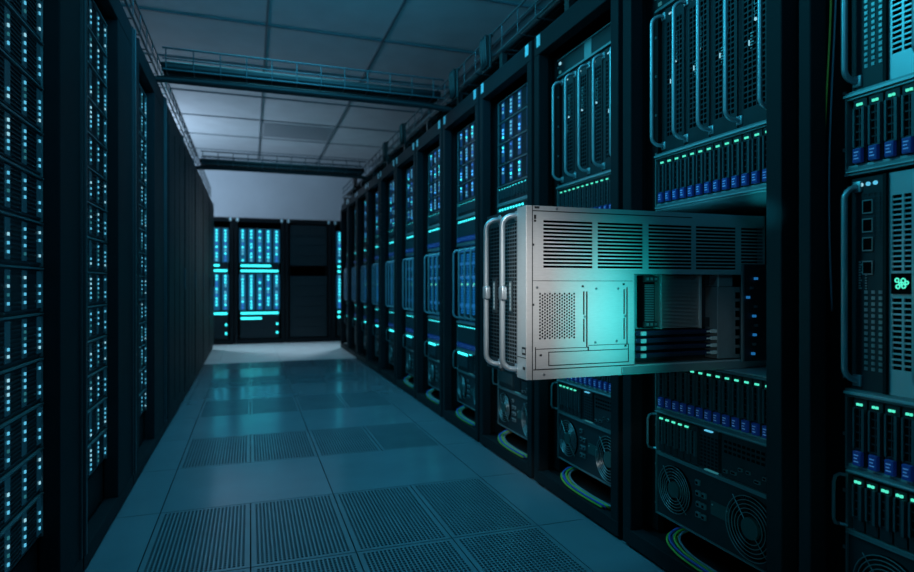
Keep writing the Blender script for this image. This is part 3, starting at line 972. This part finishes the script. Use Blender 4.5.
# interior behind the window
P.part('main_board', MB().box(hx - 0.075, hx - 0.070, 0.34, CD - 0.005, 0.006, 0.306, 'board'))
P.part('window_lip', MB().box(hx - 0.066, hx - 0.0035, 0.347, 0.352, 0.03, 0.30, 'chassis_grey').box(hx - 0.066, hx - 0.0035, 0.352, 0.775, 0.0245, 0.0285, 'chassis_grey'))
mb = MB().box(hx - 0.068, hx - 0.050, 0.384, 0.612, 0.132, 0.302, 'chassis_grey')
for q in range(38):
    z = 0.136 + q * 0.0043
    mb.box(hx - 0.050, hx - 0.012, 0.446, 0.598, z, z + 0.0017, 'fins')
mb.box(hx - 0.050, hx - 0.008, 0.598, 0.604, 0.132, 0.302, 'fins')
mb.box(hx - 0.050, hx - 0.010, 0.452, 0.455, 0.132, 0.302, 'fins')
hs = P.part('heat_sink', mb, label='finned grey heat sink')
mb = MB().box(hx - 0.050, hx - 0.020, 0.392, 0.436, 0.136, 0.298, 'void')
for q in range(22):
    mb.box(hx - 0.020, hx - 0.015, 0.398, 0.430, 0.158 + q * 0.0052, 0.1605 + q * 0.0052, 'edge')
mb.box(hx - 0.022, hx - 0.010, 0.392, 0.440, 0.140, 0.156, 'groove', 0.002).box(hx - 0.022, hx - 0.010, 0.392, 0.440, 0.278, 0.296, 'groove', 0.002)
for z in (0.148, 0.287):
    for a in (0.398, 0.412, 0.428):
        mb.box(hx - 0.010, hx - 0.007, a, a + 0.007, z - 0.004, z + 0.004, 'port')
P.part('connector', mb, hs)
P.part('bracket', MB().box(hx - 0.068, hx - 0.014, 0.622, 0.640, 0.135, 0.165, 'groove').box(hx - 0.068, hx - 0.014, 0.622, 0.640, 0.27, 0.30, 'groove').box(hx - 0.068, hx - 0.03, 0.624, 0.638, 0.165, 0.27, 'board'), hs)
for q in range(4):
    z = 0.047 + q * 0.0225
    r = P.part('memory_stick', MB().box(hx - 0.066, hx - 0.012, 0.362, 0.652, z, z + 0.0135, 'ram', 0.001).box(hx - 0.064, hx - 0.0115, 0.40, 0.61, z + 0.004, z + 0.006, 'board'))
    P.part('clip', MB().box(hx - 0.066, hx - 0.006, 0.378, 0.396, z - 0.001, z + 0.0125, 'clip', 0.002), r, label='pale end clip')
    P.part('clip', MB().box(hx - 0.066, hx - 0.006, 0.640, 0.664, z + 0.001, z + 0.0125, 'clip', 0.002).box(hx - 0.066, hx - 0.01, 0.626, 0.64, z + 0.004, z + 0.009, 'clip'), r, label='pale end clip')
mb = MB().box(hx - 0.068, hx - 0.010, 0.668, 0.735, 0.032, 0.262, 'chassis_grey', 0.002)
mb.box(hx - 0.068, hx - 0.010, 0.735, 0.762, 0.032, 0.262, 'chassis_grey')
for q in range(7):
    mb.box(hx - 0.010, hx - 0.0085, 0.740, 0.757, 0.045 + q * 0.030, 0.065 + q * 0.030, 'void')
P.part('power_module', mb, label='grey power module with a column of square holes')
P.part('cap_box', MB().box(hx - 0.068, hx - 0.010, 0.668, 0.730, 0.263, 0.302, 'chassis_grey', 0.003).box(hx - 0.010, hx - 0.009, 0.668, 0.673, 0.263, 0.302, 'clip'))
P.place((0.748, 1.535 + hx, Z_BAY + 0.0048), RZ, 'large bright steel server chassis pulled far out of the second right-row rack', 'server chassis')

# ------------------------------------------------------------------ left row
LZ = PI / 2
L_b = [1.40, 2.35, 3.28, 4.41, 5.50, 6.52, 7.60, 8.70, 9.86]
eq = [(1.57, 2.07), (2.405, 2.905), (3.44, 3.94)]
LW = 0.50
LST = [led_server(60 + q, LW, 0.130, (-0.235, -0.125, -0.015, 0.105, 0.225), 4 + (q % 2), L_small, ('L_cyan', 'L_cyan', 'L_pale', 'L_cyan', 'L_cyan', 'L_dim'), fill=0.84, strip=0.018) for q in range(5)]
nth14 = ['lowest', 'second from bottom', 'third from bottom', 'fourth from bottom', 'fifth from bottom', 'sixth from bottom', 'seventh from bottom', 'seventh from top', 'sixth from top', 'fifth from top', 'fourth from top', 'third from top', 'second from top', 'topmost']
for i in range(8):
    y0, y1 = L_b[i], L_b[i + 1] - 0.012
    wd, yc = y1 - y0, (y0 + y1) / 2
    if i < 3:
        e0, e1 = eq[i]
        R_ = make_rack(wd, 2.23, e0 - y0 - 0.012, y1 - e1 - 0.008, 1.0, 0.04, tabs=False, rails=None, plinth=0.075, top=0.10, trim=0.02)
        cx = (e0 + e1) / 2 - yc
        R_.part('shelf', MB().box(cx - 0.249, cx + 0.249, 0.06, 0.75, 0.236, 0.249, 'inner'))
        R_.part('lower_blank', MB().box(cx - 0.249, cx + 0.249, 0.056, 0.06, 0.08, 0.236, 'inner'))
        for s in (-1, 1):
            xs = cx + s * 0.2495
            x0, x1 = sorted((xs, s * (wd / 2 - 0.013)))
            if x1 - x0 > 0.002:
                R_.part('shelf_bracket', MB().box(x0, x1, 0.10, 0.6, 0.236, 0.249, 'inner'))
        R_.place((XL, yc, 0), LZ, 'tall black open rack of dotted lights, the %s in the left row' % ORD[i], 'open racks of the left row')
        for q in range(14):
            LST[(q * 2 + i) % 5].place((XL - 0.045, (e0 + e1) / 2, 0.25 + q * 0.132), LZ, 'dotted-light server, %s, in the %s rack of the left row' % (nth14[q], ORD[i]), 'dotted-light servers of the left row')
    else:
        R_ = make_rack(wd, 2.23, 0.03, 0.04, 1.0, 0.04, tabs=False, plinth=0.075, top=0.10, trim=0.022, door=True)
        R_.place((XL, yc, 0), LZ, 'tall black rack with closed door, the %s from the camera in the left row' % ORD[i], 'closed racks of the left row')

# ------------------------------------------------------------------ far racks across the end of the aisle
FY = 10.57
BW = 0.62
def far_array(seed, h, rows):
    return led_server(seed, BW, h, (-0.27, -0.135, 0.0, 0.135, 0.27), rows, L_big, ('L_array', 'L_array', 'L_array', 'L_cyan', 'L_blue'), name='storage_array', fill=0.95, strip=0.05, lit='L_halo')
FA_UP, FA_LO = far_array(91, 0.58, 10), far_array(92, 0.62, 11)
def far_switch(frac, h=0.085):
    P = Proto('network_switch', 'switch')
    P.part('chassis', MB().box(-BW / 2, BW / 2, 0.0, 0.6, 0, h, 'face'))
    P.part('light_bar', MB().box(-BW / 2 + 0.01, -BW / 2 + 0.01 + (BW - 0.02) * frac, -0.006, 0.0, h * 0.30, h * 0.70, 'L_teal'))
    return P
SW_A, SW_B, SW_C = far_switch(0.80), far_switch(1.0), far_switch(0.55)
FB = Proto('blank_server', 'server')
FB.part('chassis', MB().box(-BW / 2, BW / 2, 0.0, 0.6, 0, 0.145, 'face'))
FB.part('front_grille', MB().holes(-BW / 2 + 0.02, BW / 2 - 0.02, 0.02, 0.12, 14, 4, 0.8, 0.5, fxz(-0.003), 'mesh', 0.95))
FB.part('status_light', L_big['L_teal'], None, (BW / 2 - 0.03, 0, 0.09))
FD = Proto('dark_server', 'server')
FD.part('chassis', MB().box(-BW / 2, BW / 2, 0.0, 0.6, 0, 0.173, 'face'))
FD.part('front_lip', MB().box(-BW / 2, BW / 2, -0.012, 0.0, 0.147, 0.168, 'mesh').box(-BW / 2, BW / 2, -0.006, 0.0, 0.01, 0.02, 'mesh'))
far_x = [(-1.05, -0.255), (-0.245, 0.557), (0.567, 1.343), (1.353, 2.15)]
fw_ = ['leftmost', 'second from left', 'third from left, unlit', 'rightmost']
for i, (x0, x1) in enumerate(far_x):
    xc = (x0 + x1) / 2
    R_ = make_rack(x1 - x0, 2.10, 0.055, 0.055, 0.9, 0.03, tabs=True, plinth=0.07, top=0.07)
    for s in (-1, 1):
        xa, xb = sorted((s * (BW / 2 - 0.02), s * ((x1 - x0) / 2 - 0.013)))
        R_.part('support_rail', MB().box(xa, xb, 0.10, 0.6, 0.078, 0.089, 'inner'))
    R_.place((xc, FY, 0), 0, 'black rack across the far end of the aisle, %s' % fw_[i], 'racks across the far end')
    XE = (xc, FY + 0.03)
    where = 'far-end rack %s' % fw_[i]
    if i == 2:
        for q in range(11):
            if q == 6:
                continue
            z = 0.09 + q * 0.1745
            hgt = ['lowest', 'second', 'third', 'fourth', 'fifth', 'sixth', '', 'eighth', 'ninth', 'tenth', 'topmost'][q]
            FD.place((*XE, z), 0, 'unlit black server, %s slot up in the unlit far-end rack' % hgt, 'unlit servers of the far rack')
        # the open slot is carried by a thin shelf
        sh = Proto('blank_shelf', 'shelf')
        sh.part('side_wall', MB().box(-BW / 2, -BW / 2 + 0.01, 0.02, 0.6, 0, 0.173, 'inner'))
        sh.part('side_wall', MB().box(BW / 2 - 0.01, BW / 2, 0.02, 0.6, 0, 0.173, 'inner'))
        sh.part('back_wall', MB().box(-BW / 2 + 0.01, BW / 2 - 0.01, 0.3, 0.31, 0, 0.173, 'void'))
        sh.place((*XE, 0.09 + 6 * 0.1745), 0, 'empty black slot in the middle of the unlit far-end rack', 'shelf')
    else:
        z = 0.09
        for q in range(2):
            FB.place((*XE, z), 0, 'dark server with one teal light, %s of two in %s' % (('lower', 'upper')[q], where), 'dark servers at the foot of the far racks')
            z += 0.146
        SW_C.place((*XE, z), 0, 'short bright teal light bar, lowest switch in the %s' % where, 'teal switches of the far racks'); z += 0.086
        SW_B.place((*XE, z), 0, 'teal light bar under the lower light array, %s' % where, 'teal switches of the far racks'); z += 0.086
        FA_LO.place((*XE, z), 0, 'lower array of blue-teal light columns in the %s' % where, 'light arrays of the far racks'); z += 0.621
        SW_B.place((*XE, z), 0, 'full-width teal light bar above the lower array, %s' % where, 'teal switches of the far racks'); z += 0.086
        z += 0.0
        SW_A.place((*XE, z), 0, 'teal light bar under the upper light array in the %s' % where, 'teal switches of the far racks'); z += 0.086
        FA_UP.place((*XE, z), 0, 'upper array of blue-teal light columns in the %s' % where, 'light arrays of the far racks')

# ------------------------------------------------------------------ cable trays
def tray(length, width, zb, zt, pitch, name='cable_tray'):
    """runs along local x from 0 to length, width along y (centred)"""
    P = Proto(name, 'cable tray')
    h2 = width / 2
    for s in (-1, 1):
        P.part('side_rail', MB().tube([(0, s * h2, zt), (length, s * h2, zt)], 0.006, 'wire', 6))
        P.part('side_rail', MB().tube([(0, s * h2, (zb + zt) / 2), (length, s * h2, (zb + zt) / 2)], 0.0045, 'wire', 6))
        P.part('side_rail', MB().tube([(0, s * h2, zb), (length, s * h2, zb)], 0.006, 'wire', 6))
    n = int(length / pitch)
    rung = MB().tube([(0, -h2, zt + 0.004), (0, -h2, zb), (0, h2, zb), (0, h2, zt + 0.004)], 0.0038, 'wire', 6)
    for q in range(n + 1):
        P.part('rung', rung, None, (q * pitch + 0.02, 0, 0))
    return P

TZ0, TZ1 = 2.305, 2.435
ctr = tray(1.80, 0.26, TZ0, TZ1, 0.155)
for k, (yt, wn) in enumerate(((4.17, 'nearer'), (7.17, 'farther'))):
    ctr.place((-0.505, yt, 0), 0, 'wire cable tray crossing above the aisle, the %s of two' % wn, 'cable trays crossing the aisle')
    for q, (dy, r) in enumerate(((-0.085, 0.028), (-0.005, 0.032), (0.08, 0.030))):
        zz = TZ0 + 0.006 + r
        pts = [(-0.515, yt + dy, zz - 0.004), (-0.48, yt + dy, zz)] + [(x, yt + dy, zz) for x in (-0.2, 0.2, 0.6, 1.0, 1.28)]
        single('cable_bundle', MB().tube(pts, r, 'cable', 8), 'black cable bundle lying in the %s aisle-crossing tray, %s strand' % (wn, ('near', 'middle', 'far')[q]), 'cable', 'cable bundles in the crossing trays', smooth=True)
    # one bundle slung under the tray
    pts = [(-0.72, yt - 0.04, 2.257), (-0.62, yt - 0.04, 2.257), (-0.5, yt - 0.04, 2.272)] + [(x, yt - 0.04, 2.277) for x in (-0.3, 0.1, 0.5, 0.9)] + [(1.2, yt - 0.04, 2.272), (1.40, yt - 0.04, 2.253), (1.52, yt - 0.04, 2.252)]
    single('cable_bundle', MB().tube(pts, 0.022, 'cable', 8), 'thick black cable bundle slung beneath the %s aisle-crossing tray' % wn, 'cable', None, smooth=True)

# trays above both rows (local x along +Y): feet stand on the racks
def row_tray(length, feet, zt):
    P = tray(length, 0.34, 2.32, zt, 0.21)
    for x in feet:
        P.part('foot', MB().box(x - 0.02, x + 0.02, -0.16, 0.16, 2.300, 2.311, 'cable').box(x - 0.02, x + 0.02, -0.16, -0.13, 2.2265, 2.300, 'cable').box(x - 0.02, x + 0.02, 0.13, 0.16, 2.2265, 2.300, 'cable'))
    return P
rt = row_tray(8.3, [0.65 + 0.755 * k for k in range(11)], 2.46)
rt.place((XR + 0.17, 1.0, 0.0), PI / 2, 'long wire cable tray running on top of the right rack row', 'trays along the rack rows')
for q in range(5):
    xx = XR + 0.06 + q * 0.052
    pts = [(xx, 1.02 + t * 0.51, 2.348 + 0.003 * (1 + math.sin(t * 2 + q))) for t in range(17)]
    single('cable_bundle', MB().tube(pts, 0.021, 'cable', 8), 'black cable run in the tray along the right row, %s from the aisle' % ('first', 'second', 'third', 'fourth', 'fifth')[q], 'cable', 'cable runs along the right row', smooth=True)
dr = Proto('cable_saddle', 'cable saddle')
pts = [(XR - 0.005 - 0.05 + 0.05 * math.cos(a), 0, 2.40 + 0.06 * math.sin(a)) for a in [PI / 2 * q / 8 for q in range(9)]]
mb = MB().box(-0.06, 0.06, -0.014, 0.0, 0.0, 0.19, 'cable', 0.004)
mb.box(-0.06, 0.06, -0.014, 0.012, 0.185, 0.199, 'cable', 0.004)
dr.part('plate', mb)
for x in (-0.035, 0.0, 0.035):
    dr.part('cord', MB().tube([(x, -0.024, 0.195), (x, -0.030, 0.17), (x, -0.026, 0.09), (x + 0.01, -0.024, 0.012)], 0.0095, 'cable', 7), smooth=True)
for q, yy in enumerate((3.28, 3.86, 5.3, 6.05, 7.9)):
    dr.place((XR - 0.021, yy, 2.245), RZ, 'black saddle with cables hung on the right row tray, %s from the camera' % ORD[q], 'cable saddles on the right tray')
rt2 = row_tray(7.7, [0.45 + 1.08 * k for k in range(7)], 2.43)
rt2.place((XL - 0.19, 2.1, 0.005), PI / 2, 'long wire cable tray running on top of the left rack row', 'trays along the rack rows')
